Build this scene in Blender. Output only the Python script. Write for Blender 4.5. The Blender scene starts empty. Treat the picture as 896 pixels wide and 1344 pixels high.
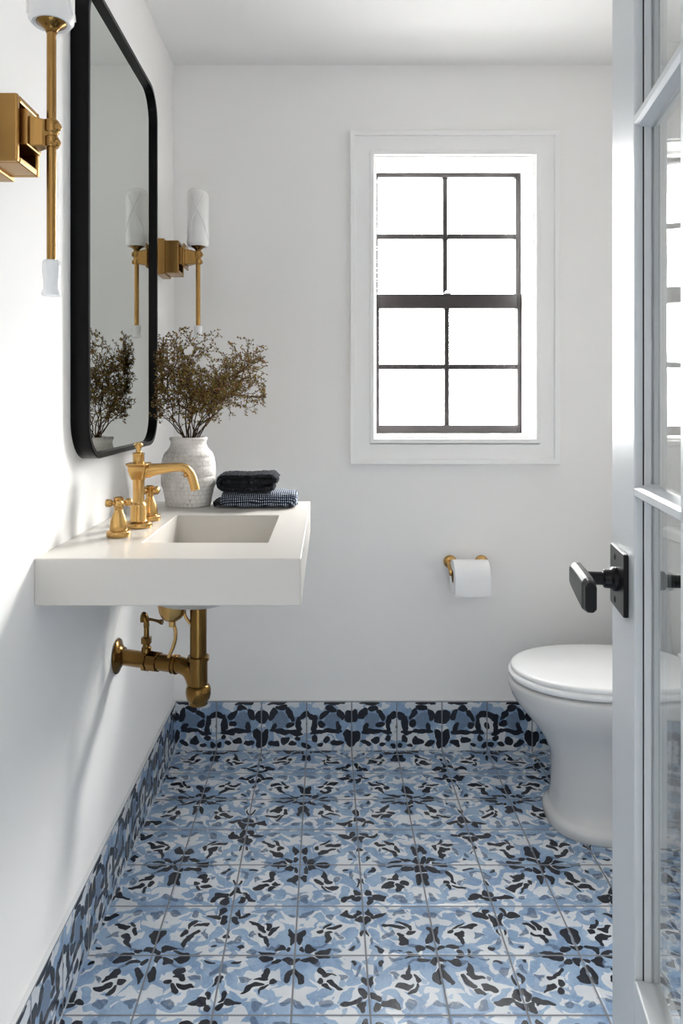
import bpy, bmesh, math, random
from mathutils import Vector, Matrix

random.seed(7)
C = bpy.context.scene.collection
PI = math.pi
SC = bpy.context.scene

# ------------------------------------------------------------------ helpers
def tag(o, label=None, cat=None, group=None, kind=None):
    if label: o['label'] = label
    if cat: o['category'] = cat
    if group: o['group'] = group
    if kind: o['kind'] = kind
    return o

def empty(name, loc, rz=0.0):
    o = bpy.data.objects.new(name, None)
    o.empty_display_size = 0.05
    o.location = loc
    o.rotation_euler = (0, 0, rz)
    C.objects.link(o)
    return o

def world_loc(o):
    v = Vector((0, 0, 0))
    while o is not None:
        v += Vector(o.location)
        o = o.parent
    return v

def obj(name, bm, mat, parent=None, smooth=False, bevel=0, seg=2, subsurf=0, local=False, angle=35, origin=None):
    """Link a bmesh as one mesh object.  Vertices are given in the world unless local."""
    bmesh.ops.recalc_face_normals(bm, faces=bm.faces[:])
    off = Vector((0, 0, 0))
    loc = Vector((0, 0, 0))
    if not local:
        if parent is not None:
            off = world_loc(parent)
        if origin is not None:
            loc = Vector(origin) - off
            off = Vector(origin)
        if off.length:
            bmesh.ops.translate(bm, verts=bm.verts[:], vec=-off)
    me = bpy.data.meshes.new(name)
    bm.to_mesh(me)
    bm.free()
    o = bpy.data.objects.new(name, me)
    o.location = loc
    C.objects.link(o)
    if mat is not None:
        me.materials.append(mat)
    if parent is not None:
        o.parent = parent
    if smooth:
        for p in me.polygons:
            p.use_smooth = True
        me.set_sharp_from_angle(angle=math.radians(52))
    if bevel:
        m = o.modifiers.new('bevel', 'BEVEL')
        m.width = bevel
        m.segments = seg
        m.limit_method = 'ANGLE'
        m.angle_limit = math.radians(angle)
        m.harden_normals = False
    if subsurf:
        m = o.modifiers.new('subsurf', 'SUBSURF')
        m.levels = subsurf
        m.render_levels = subsurf
    return o

def nb():
    return bmesh.new()

def box(bm, x0, x1, y0, y1, z0, z1):
    v = [bm.verts.new(p) for p in ((x0, y0, z0), (x1, y0, z0), (x1, y1, z0), (x0, y1, z0),
                                   (x0, y0, z1), (x1, y0, z1), (x1, y1, z1), (x0, y1, z1))]
    for f in ((0, 3, 2, 1), (4, 5, 6, 7), (0, 1, 5, 4), (1, 2, 6, 5), (2, 3, 7, 6), (3, 0, 4, 7)):
        bm.faces.new([v[i] for i in f])
    return bm

def frame_of(d):
    d = Vector(d).normalized()
    a = Vector((0, 0, 1)) if abs(d.z) < 0.9 else Vector((1, 0, 0))
    u = d.cross(a).normalized()
    w = d.cross(u).normalized()
    return d, u, w

def loft(bm, rings, cap0=True, cap1=True, closed=True):
    vr = [[bm.verts.new(p) for p in r] for r in rings]
    n = len(vr[0])
    for a, b in zip(vr, vr[1:]):
        for i in range(n if closed else n - 1):
            j = (i + 1) % n
            bm.faces.new((a[i], a[j], b[j], b[i]))
    if cap0:
        bm.faces.new(list(reversed(vr[0])))
    if cap1:
        bm.faces.new(vr[-1])
    return vr

def lathe(bm, profile, origin=(0, 0, 0), axis=(0, 0, 1), n=40, cap0=True, cap1=True):
    """profile: list of (radius, distance along the axis)."""
    d, u, w = frame_of(axis)
    o = Vector(origin)
    rings = []
    for r, h in profile:
        rings.append([o + d * h + (u * math.cos(2 * PI * k / n) + w * math.sin(2 * PI * k / n)) * max(r, 1e-5)
                      for k in range(n)])
    loft(bm, rings, cap0, cap1)
    return bm

def tube(bm, pts, radii, n=16, caps=True, flat=1.0):
    pts = [Vector(p) for p in pts]
    if not hasattr(radii, '__len__'):
        radii = [radii] * len(pts)
    t0 = (pts[1] - pts[0]).normalized()
    _, u, w = frame_of(t0)
    rings = []
    for i, p in enumerate(pts):
        if i == 0:
            t = t0
        elif i == len(pts) - 1:
            t = (pts[i] - pts[i - 1]).normalized()
        else:
            t = ((pts[i + 1] - pts[i]).normalized() + (pts[i] - pts[i - 1]).normalized())
            t = t.normalized() if t.length > 1e-6 else (pts[i] - pts[i - 1]).normalized()
        u = (u - t * u.dot(t)).normalized()
        w = t.cross(u).normalized()
        r = radii[i]
        rings.append([p + (u * math.cos(2 * PI * k / n) + w * math.sin(2 * PI * k / n) * flat) * r for k in range(n)])
    loft(bm, rings, caps, caps)
    return bm

def bez(p0, p1, p2, p3, n=10):
    out = []
    for i in range(n + 1):
        t = i / n
        a = [(1 - t) ** 3, 3 * t * (1 - t) ** 2, 3 * t * t * (1 - t), t ** 3]
        out.append(Vector(p0) * a[0] + Vector(p1) * a[1] + Vector(p2) * a[2] + Vector(p3) * a[3])
    return out

def prism(bm, poly, fn, h0, h1):
    """extrude a 2D polygon; fn(a, b, h) -> point."""
    loft(bm, [[fn(a, b, h0) for a, b in poly], [fn(a, b, h1) for a, b in poly]])
    return bm

def rrect(a0, a1, b0, b1, r, n=8):
    pts = []
    for cx, cy, s in ((a1 - r, b1 - r, 0), (a0 + r, b1 - r, 1), (a0 + r, b0 + r, 2), (a1 - r, b0 + r, 3)):
        for k in range(n + 1):
            a = (s + k / n) * PI / 2
            pts.append((cx + r * math.cos(a), cy + r * math.sin(a)))
    return pts

# ------------------------------------------------------------------ materials
class NT:
    def __init__(self, name):
        self.m = bpy.data.materials.new(name)
        self.m.use_nodes = True
        self.t = self.m.node_tree
        self.t.nodes.clear()
        self.out = self.t.nodes.new('ShaderNodeOutputMaterial')
    def n(self, typ, **kw):
        x = self.t.nodes.new(typ)
        for k, v in kw.items():
            setattr(x, k, v)
        return x
    def link(self, a, b):
        self.t.links.new(a, b)
    def put(self, sock, v):
        if isinstance(v, bpy.types.NodeSocket):
            self.link(v, sock)
        elif v is not None:
            sock.default_value = v
    def math(self, op, a, b=None, c=None, clamp=False):
        x = self.n('ShaderNodeMath', operation=op, use_clamp=clamp)
        self.put(x.inputs[0], a); self.put(x.inputs[1], b)
        if c is not None: self.put(x.inputs[2], c)
        return x.outputs[0]
    def vmath(self, op, a, b=None, scale=None):
        x = self.n('ShaderNodeVectorMath', operation=op)
        self.put(x.inputs[0], a)
        if b is not None: self.put(x.inputs[1], b)
        if scale is not None: self.put(x.inputs['Scale'], scale)
        return x.outputs['Value'] if op in ('LENGTH', 'DOT_PRODUCT', 'DISTANCE') else x.outputs['Vector']
    def xyz(self, v):
        x = self.n('ShaderNodeSeparateXYZ'); self.link(v, x.inputs[0]); return x.outputs
    def comb(self, a, b, c=0.0):
        x = self.n('ShaderNodeCombineXYZ')
        self.put(x.inputs[0], a); self.put(x.inputs[1], b); self.put(x.inputs[2], c)
        return x.outputs[0]
    def noise(self, v, scale, detail=2, rough=0.5, col=False):
        x = self.n('ShaderNodeTexNoise')
        self.put(x.inputs['Vector'], v); x.inputs['Scale'].default_value = scale
        x.inputs['Detail'].default_value = detail; x.inputs['Roughness'].default_value = rough
        return x.outputs['Color'] if col else x.outputs['Fac']
    def mix(self, f, a, b):
        x = self.n('ShaderNodeMix', data_type='RGBA')
        self.put(x.inputs['Factor'], f)
        ca, cb = [s for s in x.inputs if s.name in ('A', 'B') and s.type == 'RGBA']
        for s, v in ((ca, a), (cb, b)):
            if isinstance(v, (tuple, list)): v = (*v[:3], 1)
            self.put(s, v)
        return [s for s in x.outputs if s.type == 'RGBA'][0]
    def step(self, v, lo, hi):
        x = self.n('ShaderNodeMapRange', interpolation_type='SMOOTHSTEP')
        self.put(x.inputs[0], v); x.inputs[1].default_value = lo; x.inputs[2].default_value = hi
        return x.outputs[0]
    def ramp(self, v, stops):
        x = self.n('ShaderNodeValToRGB')
        cr = x.color_ramp
        while len(cr.elements) < len(stops): cr.elements.new(0.5)
        for e, (p, c) in zip(cr.elements, stops):
            e.position = p; e.color = (*c, 1)
        self.link(v, x.inputs[0])
        return x.outputs[0]
    def obj_co(self):
        return self.n('ShaderNodeTexCoord').outputs['Object']
    def bump(self, h, strength=0.3, dist=0.01):
        x = self.n('ShaderNodeBump')
        x.inputs['Strength'].default_value = strength; x.inputs['Distance'].default_value = dist
        self.link(h, x.inputs['Height'])
        return x.outputs[0]
    def bsdf(self, color, rough=0.5, metal=0.0, spec=0.5, normal=None, **kw):
        x = self.n('ShaderNodeBsdfPrincipled')
        if isinstance(color, (tuple, list)): color = (*color[:3], 1)
        self.put(x.inputs['Base Color'], color); self.put(x.inputs['Roughness'], rough)
        self.put(x.inputs['Metallic'], metal); self.put(x.inputs['Specular IOR Level'], spec)
        if normal is not None: self.link(normal, x.inputs['Normal'])
        for k, v in kw.items():
            self.put(x.inputs[k.replace('_', ' ')], v)
        self.link(x.outputs[0], self.out.inputs[0])
        return self.m

def srgb(r, g, b):
    f = lambda c: (c / 255 / 12.92) if c <= 10.31475 else ((c / 255 + 0.055) / 1.055) ** 2.4
    return (f(r), f(g), f(b))

def plain(name, col, rough=0.5, metal=0.0, noise_amt=0.06, scale=30, bump=0.0, spec=0.5, **kw):
    t = NT(name)
    co = t.obj_co()
    f = t.noise(co, scale, 3)
    lo = tuple(c * (1 - noise_amt) for c in col); hi = tuple(min(1, c * (1 + noise_amt)) for c in col)
    c = t.mix(f, lo, hi)
    nrm = t.bump(f, bump, 0.002) if bump else None
    return t.bsdf(c, rough, metal, spec, nrm, **kw)

M = {}
M['wall'] = plain('wall_paint', (0.90, 0.888, 0.873), 0.75, 0, 0.012, 6, 0.05, 0.25)
M['ceiling'] = plain('ceiling_paint', (0.84, 0.832, 0.82), 0.85, 0, 0.01, 5, 0.03, 0.2)
M['trim'] = plain('trim_paint', (0.91, 0.905, 0.895), 0.35, 0, 0.01, 10, 0.0, 0.5)
M['door'] = plain('door_paint', (0.55, 0.575, 0.595), 0.34, 0, 0.012, 10, 0.0, 0.5)
M['sash'] = plain('sash_black', srgb(38, 33, 34), 0.42, 0, 0.08, 30)
M['stone'] = plain('sink_stone', (0.60, 0.575, 0.537), 0.30, 0, 0.015, 14, 0.0, 0.5)
M['brass'] = plain('aged_brass', (0.56, 0.345, 0.125), 0.27, 1.0, 0.12, 26)
M['brass_dark'] = plain('dark_brass', (0.19, 0.105, 0.030), 0.21, 1.0, 0.15, 26)
M['brass_wall'] = plain('sconce_brass', (0.36, 0.205, 0.066), 0.27, 1.0, 0.12, 26)
M['black'] = plain('black_metal', (0.0022, 0.0022, 0.0026), 0.24, 0, 0.2, 40, 0.0, 0.12)
M['handle'] = plain('handle_black', (0.005, 0.005, 0.006), 0.32, 0.0, 0.25, 60, 0.03, 0.28)
M['ceramic'] = plain('toilet_ceramic', (0.66, 0.66, 0.65), 0.12, 0, 0.008, 8, 0.0, 0.5, Coat_Weight=0.4)
M['seat'] = plain('seat_plastic', (0.86, 0.865, 0.87), 0.22, 0, 0.008, 8)
M['paper'] = plain('toilet_paper', (0.88, 0.88, 0.885), 0.95, 0, 0.02, 220, 0.12, 0.1)
M['cardboard'] = plain('cardboard_core', (0.36, 0.25, 0.15), 0.9, 0, 0.1, 80)
M['chrome'] = plain('chrome', (0.75, 0.75, 0.76), 0.15, 1.0, 0.03, 30)
M['hole'] = plain('screw_black', (0.002, 0.002, 0.002), 0.7, 0, 0.1, 30)

def mat_mirror():
    t = NT('mirror_silver')
    f = t.noise(t.obj_co(), 3, 2)
    return t.bsdf(t.mix(f, (0.735, 0.765, 0.725), (0.755, 0.785, 0.745)), 0.0, 1.0)
M['mirror'] = mat_mirror()

def mat_pane(name, tint):
    t = NT(name)
    g = t.n('ShaderNodeNewGeometry')
    d = t.math('ABSOLUTE', t.vmath('DOT_PRODUCT', g.outputs['Incoming'], g.outputs['Normal']))
    p = t.math('POWER', t.math('SUBTRACT', 1.0, d, clamp=True), 5.0)
    fac = t.math('MULTIPLY_ADD', p, 0.96, 0.04)
    tr = t.n('ShaderNodeBsdfTransparent'); tr.inputs[0].default_value = (*tint, 1)
    gl = t.n('ShaderNodeBsdfGlossy'); gl.inputs['Roughness'].default_value = 0.0
    wob = t.noise(t.obj_co(), 9, 1)
    t.link(t.bump(wob, 0.04, 0.01), gl.inputs['Normal'])
    mx = t.n('ShaderNodeMixShader')
    t.link(fac, mx.inputs[0]); t.link(tr.outputs[0], mx.inputs[1]); t.link(gl.outputs[0], mx.inputs[2])
    t.link(mx.outputs[0], t.out.inputs[0])
    return t.m
M['pane'] = mat_pane('window_glass', (0.98, 0.985, 0.985))
M['door_pane'] = mat_pane('door_glass', (0.955, 0.965, 0.962))

def mat_shade():
    t = NT('frosted_glass')
    co = t.obj_co()
    f = t.noise(co, 40, 3)
    c = t.mix(f, (0.80, 0.79, 0.77), (0.87, 0.86, 0.84))
    return t.bsdf(c, 0.25, 0, 0.5)
M['shade'] = mat_shade()

def mat_acrylic():
    t = NT('clear_frost')
    f = t.noise(t.obj_co(), 60, 2)
    return t.bsdf(t.mix(f, (0.78, 0.785, 0.79), (0.86, 0.865, 0.87)), 0.12, 0, 0.5)
M['finial'] = mat_acrylic()

def mat_vase():
    t = NT('crackled_plaster')
    co = t.obj_co()
    s = t.xyz(co)
    ang = t.math('ARCTAN2', s[1], s[0])
    a = t.math('MULTIPLY', ang, 3.1)
    h = t.math('MULTIPLY', s[2], 62.0)
    nz = t.noise(co, 26, 3, col=True)
    uv = t.vmath('ADD', t.comb(a, h), t.vmath('SCALE', t.vmath('SUBTRACT', nz, (0.5, 0.5, 0.5)), scale=0.55))
    v = t.n('ShaderNodeTexBrick', offset=0.37, offset_frequency=2, squash=0.75, squash_frequency=3)
    t.link(uv, v.inputs['Vector'])
    v.inputs['Scale'].default_value = 1.0
    v.inputs['Mortar Size'].default_value = 0.030
    v.inputs['Mortar Smooth'].default_value = 0.6
    v.inputs['Brick Width'].default_value = 0.80
    v.inputs['Row Height'].default_value = 0.66
    crack = v.outputs['Fac']
    patch = t.step(t.noise(co, 16, 4), 0.30, 0.58)
    crack = t.math('MULTIPLY', crack, patch)
    big = t.noise(co, 11, 5, 0.65)
    base = t.ramp(big, [(0.25, (0.50, 0.46, 0.42)), (0.5, (0.80, 0.775, 0.75)), (0.75, (0.89, 0.875, 0.85))])
    spk = t.step(t.noise(co, 95, 3), 0.60, 0.70)
    base = t.mix(t.math('MULTIPLY', spk, 0.45), base, (0.42, 0.37, 0.33))
    c = t.mix(t.math('MULTIPLY', crack, 0.62), base, (0.27, 0.235, 0.21))
    hgt = t.math('SUBTRACT', t.noise(co, 45, 4), t.math('MULTIPLY', crack, 0.8))
    return t.bsdf(c, 0.85, 0, 0.2, t.bump(hgt, 0.45, 0.004))
M['vase'] = mat_vase()

def mat_leaf():
    t = NT('dry_leaf')
    g = t.n('ShaderNodeNewGeometry')
    r = g.outputs['Random Per Island']
    c = t.ramp(r, [(0.0, srgb(72, 54, 32)), (0.3, srgb(118, 90, 54)), (0.55, srgb(130, 114, 60)),
                   (0.8, srgb(148, 134, 70)), (1.0, srgb(156, 92, 56))])
    return t.bsdf(c, 0.8, 0, 0.2)
M['leaf'] = mat_leaf()
M['twig'] = plain('dry_twig', srgb(62, 44, 28), 0.85, 0, 0.35, 60, 0.1, 0.2)

def mat_knit(name, dark, light, fx, fz, bright):
    t = NT(name)
    co = t.obj_co()
    w = t.vmath('ADD', co, t.vmath('SCALE', t.vmath('SUBTRACT', t.noise(co, 70, 2, col=True), (0.5, 0.5, 0.5)), scale=0.003))
    s = t.xyz(w)
    row = t.math('ADD', s[2], t.math('MULTIPLY', s[1], 0.9))
    a = t.math('SINE', t.math('MULTIPLY', s[0], fx))
    k = t.math('FLOOR', t.math('MULTIPLY', row, fz / (2 * PI)))
    b = t.math('SINE', t.math('MULTIPLY', row, fz))
    d = t.math('MULTIPLY', t.step(a, -0.35, 0.75), t.step(b, -0.75, 0.35))
    f = t.noise(co, 240, 3)
    m = t.math('MULTIPLY', d, t.math('MULTIPLY_ADD', f, 0.9, bright), clamp=True)
    c = t.mix(m, dark, light)
    h = t.math('ADD', t.math('MULTIPLY', d, 0.8), t.math('MULTIPLY', f, 0.5))
    return t.bsdf(c, 0.95, 0, 0.1, t.bump(h, 0.8, 0.003), Sheen_Weight=0.15)
M['knit'] = mat_knit('blue_knit', srgb(26, 30, 42), srgb(185, 200, 222), 2 * PI / 0.0052, 2 * PI / 0.0072, 0.62)

def mat_shag():
    t = NT('charcoal_terry')
    co = t.obj_co()
    f = t.noise(co, 330, 4, 0.7)
    g = t.noise(co, 60, 3)
    m = t.math('MULTIPLY', t.step(f, 0.5, 0.68), t.step(g, 0.3, 0.75))
    c = t.mix(m, srgb(25, 27, 34), srgb(112, 117, 128))
    return t.bsdf(c, 1.0, 0, 0.05, t.bump(f, 1.0, 0.006), Sheen_Weight=0.1)
M['shag'] = mat_shag()

# ---- hand-painted tiles -----------------------------------------------------
TX, TY = 0.1475, 0.1463          # tile pitch across and along the room
XA, YA = -0.0668, 2.3835         # a joint where four dark corners meet

def tile_mat(name, mode):
    t = NT(name)
    co = t.obj_co()
    s = t.xyz(co)
    if mode == 'floor':
        p = t.math('DIVIDE', t.math('SUBTRACT', s[0], XA), TX)
        q = t.math('DIVIDE', t.math('SUBTRACT', YA, s[1]), TY)
    elif mode == 'back':
        p = t.math('DIVIDE', t.math('SUBTRACT', s[0], XA + TX), TX)
        q = t.math('DIVIDE', t.math('SUBTRACT', 0.1600, s[2]), 0.1530)
    else:
        p = t.math('DIVIDE', t.math('SUBTRACT', YA, s[1]), TY)
        q = t.math('DIVIDE', t.math('SUBTRACT', 0.1600, s[2]), 0.1530)
    u0 = t.math('PINGPONG', p, 1.0)
    v0 = t.math('PINGPONG', q, 1.0) if mode == 'floor' else q
    # each tile painted by hand: warp differs everywhere because it follows the place
    n1 = t.vmath('SUBTRACT', t.noise(t.comb(p, q, 0.37), 4.2, 0, 0.5, col=True), (0.5, 0.5, 0.5))
    n2 = t.vmath('SUBTRACT', t.noise(t.comb(p, q, 4.71), 11.0, 0, 0.5, col=True), (0.5, 0.5, 0.5))
    wv = t.vmath('ADD', t.vmath('SCALE', n1, scale=0.24 if mode == 'floor' else 0.13), t.vmath('SCALE', n2, scale=0.055 if mode == 'floor' else 0.04))
    uv = t.vmath('ADD', t.comb(u0, v0, 0.0), t.vmath('MULTIPLY', wv, (1, 1, 0)))

    def blobs(lst, k=1.0):
        acc = None
        for cx, cy, a, b, rot in lst:
            a, b = a * k, b * k
            m = t.n('ShaderNodeMapping', vector_type='TEXTURE')
            m.inputs['Location'].default_value = (cx, cy, 0)
            m.inputs['Rotation'].default_value = (0, 0, math.radians(rot))
            m.inputs['Scale'].default_value = (a, b, 1)
            t.link(uv, m.inputs['Vector'])
            l = t.vmath('LENGTH', m.outputs[0])
            acc = l if acc is None else t.math('MINIMUM', acc, l)
        return acc
    if mode == 'floor':
        blue = [(0.10, 0.05, 0.62, 0.20, 4), (0.06, 0.25, 0.20, 0.36, 0), (0.28, 0.24, 0.30, 0.085, 28), (0.22, 0.62, 0.30, 0.075, 62),
                (0.62, 0.22, 0.26, 0.06, 30), (0.86, 0.18, 0.13, 0.10, 20), (0.82, 0.42, 0.16, 0.10, 55), (0.72, 0.70, 0.20, 0.07, -40),
                (0.12, 0.92, 0.22, 0.12, 10), (0.46, 0.90, 0.22, 0.08, -10), (0.95, 0.92, 0.22, 0.12, 20), (0.96, 0.62, 0.07, 0.14, 0),
                (0.40, 0.68, 0.16, 0.05, -20)]
        slate = [(0.45, 0.83, 0.09, 0.085, 15), (0.10, 0.82, 0.10, 0.06, 30), (0.90, 0.28, 0.05, 0.10, 20),
                 (0.30, 0.16, 0.14, 0.035, 12), (0.64, 0.40, 0.05, 0.11, 40), (0.60, 0.04, 0.10, 0.035, 0)]
        white = [(0.17, 0.63, 0.12, 0.065, 10), (0.05, 0.20, 0.022, 0.05, 0), (0.24, 0.055, 0.05, 0.022, 0), (0.46, 0.45, 0.20, 0.13, 35),
                 (0.84, 0.84, 0.05, 0.05, 0), (0.72, 0.08, 0.05, 0.03, 0)]
        black = [(0.37, 0.045, 0.125, 0.040, 0), (0.20, 0.115, 0.090, 0.048, 18), (0.06, 0.36, 0.058, 0.135, -8), 
                 (0.055, 0.115, 0.045, 0.06, 0), (0.43, 0.30, 0.045, 0.10, -28), (0.49, 0.40, 0.085, 0.035, 15), (0.34, 0.45, 0.05, 0.055, 0),
                 (0.57, 0.55, 0.125, 0.045, 16), (0.42, 0.59, 0.035, 0.09, -35), (0.76, 0.80, 0.115, 0.05, -14), (0.93, 0.70, 0.050, 0.085, 10), (0.90, 0.87, 0.07, 0.05, 45),
                 (0.97, 0.45, 0.025, 0.075, 0), (0.80, 0.14, 0.05, 0.03, 30)]
    else:
        blue = [(0.42, 0.42, 0.25, 0.26, 0), (0.76, 0.26, 0.13, 0.24, 35), (0.17, 0.52, 0.07, 0.28, -25), (0.92, 0.90, 0.15, 0.10, 0), (0.95, 0.12, 0.13, 0.11, 0),
                (0.24, 0.80, 0.06, 0.20, 15)]
        slate = [(0.42, 0.40, 0.20, 0.21, 0), (0.72, 0.40, 0.07, 0.16, 40)]
        white = [(0.97, 0.50, 0.085, 0.14, 0), (0.76, 0.08, 0.10, 0.055, 0), (0.13, 0.10, 0.10, 0.07, 20)]
        black = [(0.25, 0.27, 0.065, 0.12, 25), (0.45, 0.135, 0.115, 0.058, -5), (0.63, 0.27, 0.058, 0.125, -35), (0.645, 0.48, 0.085, 0.065, 0), (0.43, 0.63, 0.21, 0.052, 0),
                 (0.295, 0.53, 0.055, 0.09, 20), (0.05, 0.31, 0.105, 0.125, 0), (0.075, 0.78, 0.085, 0.17, 15), (0.37, 0.03, 0.20, 0.036, 0), (0.815, 0.50, 0.055, 0.20, 0),
                 (0.76, 0.655, 0.14, 0.045, 5), (0.91, 0.29, 0.11, 0.050, -30), (0.30, 0.89, 0.11, 0.055, 20), (0.53, 0.83, 0.09, 0.070, -20), (0.71, 0.91, 0.075, 0.045, 0),
                 (0.83, 0.78, 0.065, 0.050, 30), (1.00, 0.50, 0.030, 0.060, 0), (0.95, 0.93, 0.06, 0.050, 0)]
    brush = t.noise(t.vmath('ADD', t.comb(p, q, 2.0), t.vmath('SCALE', n1, scale=1.4)), 7.5, 2, 0.55)
    soft = t.noise(t.comb(p, q, 9.0), 2.2, 2, 0.5)
    mb = t.math('SUBTRACT', 1.0, t.step(blobs(blue, 0.86 if mode == 'floor' else 1.0), 0.95, 1.05))
    stray = t.step(t.noise(t.vmath('ADD', t.comb(p, q, 2.0), t.vmath('SCALE', n1, scale=0.5)), 4.6, 0, 0.5), 0.585, 0.605)
    mb = t.math('MAXIMUM', mb, t.math('MULTIPLY', stray, 0.85))
    ms = t.math('SUBTRACT', 1.0, t.step(blobs(slate, 0.85), 0.90, 1.10))
    mw = t.math('SUBTRACT', 1.0, t.step(blobs(white), 0.94, 1.06))
    mk = t.math('SUBTRACT', 1.0, t.step(blobs(black, 1.10 if mode == 'floor' else 1.14), 0.95, 1.04))
    wcol = t.mix(soft, (0.50, 0.55, 0.60), (0.78, 0.80, 0.815))
    bcol = t.mix(brush, (0.120, 0.205, 0.35), (0.32, 0.45, 0.64))
    bcol = t.mix(t.step(soft, 0.35, 0.7), bcol, t.mix(0.5, bcol, (0.42, 0.55, 0.70)))
    c = t.mix(mb, wcol, bcol)
    c = t.mix(t.math('MULTIPLY', ms, t.math('MULTIPLY_ADD', brush, 0.9, 0.35, clamp=True)), c, (0.085, 0.130, 0.21) if mode == 'floor' else (0.13, 0.185, 0.28))
    c = t.mix(t.math('MULTIPLY', mw, 0.95), c, wcol)
    kcol = t.mix(brush, (0.004, 0.005, 0.010), (0.020, 0.025, 0.040))
    c = t.mix(mk, c, kcol)
    # joints
    du = t.math('MINIMUM', u0, t.math('SUBTRACT', 1.0, u0))
    if mode == 'floor':
        dv = t.math('MINIMUM', v0, t.math('SUBTRACT', 1.0, v0))
        e = t.math('MINIMUM', du, dv)
    else:
        e = t.math('MINIMUM', du, t.math('ABSOLUTE', t.math('ADD', v0, 0.004)))
    g = t.math('SUBTRACT', 1.0, t.step(e, 0.009, 0.017))
    c = t.mix(g, c, (0.165, 0.175, 0.195))
    if mode != 'floor':
        c = t.mix(t.step(q, -0.0135, -0.0105), (0.60, 0.62, 0.64), c)
    hgt = t.math('ADD', t.step(e, 0.006, 0.04), t.math('MULTIPLY', t.noise(t.comb(p, q, 1.0), 1.6, 2), 0.12))
    rough = t.math('MULTIPLY_ADD', g, 0.4, t.math('MULTIPLY_ADD', brush, 0.14, 0.17))
    return t.bsdf(c, rough, 0, 0.45, t.bump(hgt, 0.35, 0.003))

M['tile_floor'] = tile_mat('painted_floor_tile', 'floor')
M['tile_back'] = tile_mat('painted_base_tile', 'back')
M['tile_left'] = tile_mat('painted_base_tile_side', 'left')

# ------------------------------------------------------------------ the room
XL, XR, YB, YF, ZC = -0.5025, 1.22, 2.39, 0.17, 2.2475
WT = 0.12
S = lambda o: tag(o, kind='structure')
S(obj('floor', box(nb(), XL - 0.02, XR + 0.02, -0.9, YB + 0.02, -0.06, 0), M['tile_floor']))
S(obj('ceiling', box(nb(), XL - 0.02, XR + 0.02, YF - 0.13, YB + 0.02, ZC, ZC + 0.08), M['ceiling']))
S(obj('wall_left', box(nb(), XL - WT, XL, YF - 0.12, YB + 0.2, 0, ZC + 0.05), M['wall']))
S(obj('wall_right', box(nb(), XR, XR + WT, YF - 0.12, YB + 0.2, 0, ZC + 0.05), M['wall']))
# back wall with the window opening
WX0, WX1, WZ0, WZ1 = 0.153, 0.6835, 1.0260, 1.9480
WD = 0.22                                      # depth of the wall at the window
bm = nb()
for a in ((XL - 0.02, WX0, 0, ZC + 0.05), (WX1, XR + 0.02, 0, ZC + 0.05), (WX0, WX1, 0, WZ0), (WX0, WX1, WZ1, ZC + 0.05)):
    box(bm, a[0], a[1], YB, YB + WD, a[2], a[3])
S(obj('wall_back', bm, M['wall']))
# front wall with the doorway the picture is taken through
DX0, DX1, DZ = -0.44, 0.252, 2.06
bm = nb()
for a in ((XL - 0.02, DX0, 0, ZC + 0.05), (DX1, XR + 0.02, 0, ZC + 0.05), (DX0, DX1, DZ, ZC + 0.05)):
    box(bm, a[0], a[1], YF - WT, YF, a[2], a[3])
S(obj('wall_front', bm, M['wall']))
# tiled skirting
BH = 0.1625
S(obj('baseboard_back', box(nb(), XL, XR, YB - 0.0095, YB, 0, BH), M['tile_back'], bevel=0.0015))
S(obj('baseboard_left', box(nb(), XL, XL + 0.0095, YF, YB - 0.0095, 0, BH), M['tile_left'], bevel=0.0015))
S(obj('baseboard_right', box(nb(), XR - 0.0095, XR, YF, YB - 0.0095, 0, BH), M['tile_left'], bevel=0.0015))

# ------------------------------------------------------------------ window
win = S(empty('window_1', ((WX0 + WX1) / 2, YB, WZ0)))
def rect_ring(bm, x0, x1, z0, z1, w, y0, y1):
    """a mitred picture-frame ring: outer x0..x1, z0..z1, bar width w, between depths y0..y1"""
    o = [(x0, z0), (x1, z0), (x1, z1), (x0, z1)]
    i = [(x0 + w, z0 + w), (x1 - w, z0 + w), (x1 - w, z1 - w), (x0 + w, z1 - w)]
    V = {}
    for nm, pts in (('o', o), ('i', i)):
        for k, (x, z) in enumerate(pts):
            for d, y in ((0, y0), (1, y1)):
                V[nm, k, d] = bm.verts.new((x, y, z))
    for k in range(4):
        j = (k + 1) % 4
        bm.faces.new((V['o', k, 0], V['o', j, 0], V['i', j, 0], V['i', k, 0]))
        bm.faces.new((V['o', k, 1], V['i', k, 1], V['i', j, 1], V['o', j, 1]))
        bm.faces.new((V['o', k, 0], V['o', k, 1], V['o', j, 1], V['o', j, 0]))
        bm.faces.new((V['i', k, 0], V['i', j, 0], V['i', j, 1], V['i', k, 1]))
cw = 0.078
bm = nb()
ox0, ox1, oz0, oz1 = WX0 - cw, WX1 + cw - 0.004, WZ0 - 0.088, WZ1 + cw
rect_ring(bm, ox0, ox1, oz0, oz1, 0.017, YB - 0.026, YB)
obj('back_band', bm, M['trim'], win, bevel=0.003)
bm = nb()
rect_ring(bm, ox0 + 0.0155, ox1 - 0.0155, oz0 + 0.0155, oz1 - 0.0155, 0.050, YB - 0.017, YB)
obj('casing', bm, M['trim'], win, bevel=0.002)
bm = nb()
rect_ring(bm, WX0 - 0.014, WX1 + 0.012, WZ0 - 0.020, WZ1 + 0.014, 0.016, YB - 0.024, YB + 0.004)
rect_ring(bm, WX0 - 0.004, WX1 + 0.002, WZ0 - 0.008, WZ1 + 0.004, 0.012, YB - 0.012, YB + 0.02)
obj('inner_bead', bm, M['trim'], win, bevel=0.004, seg=3)
bm = nb()
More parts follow.
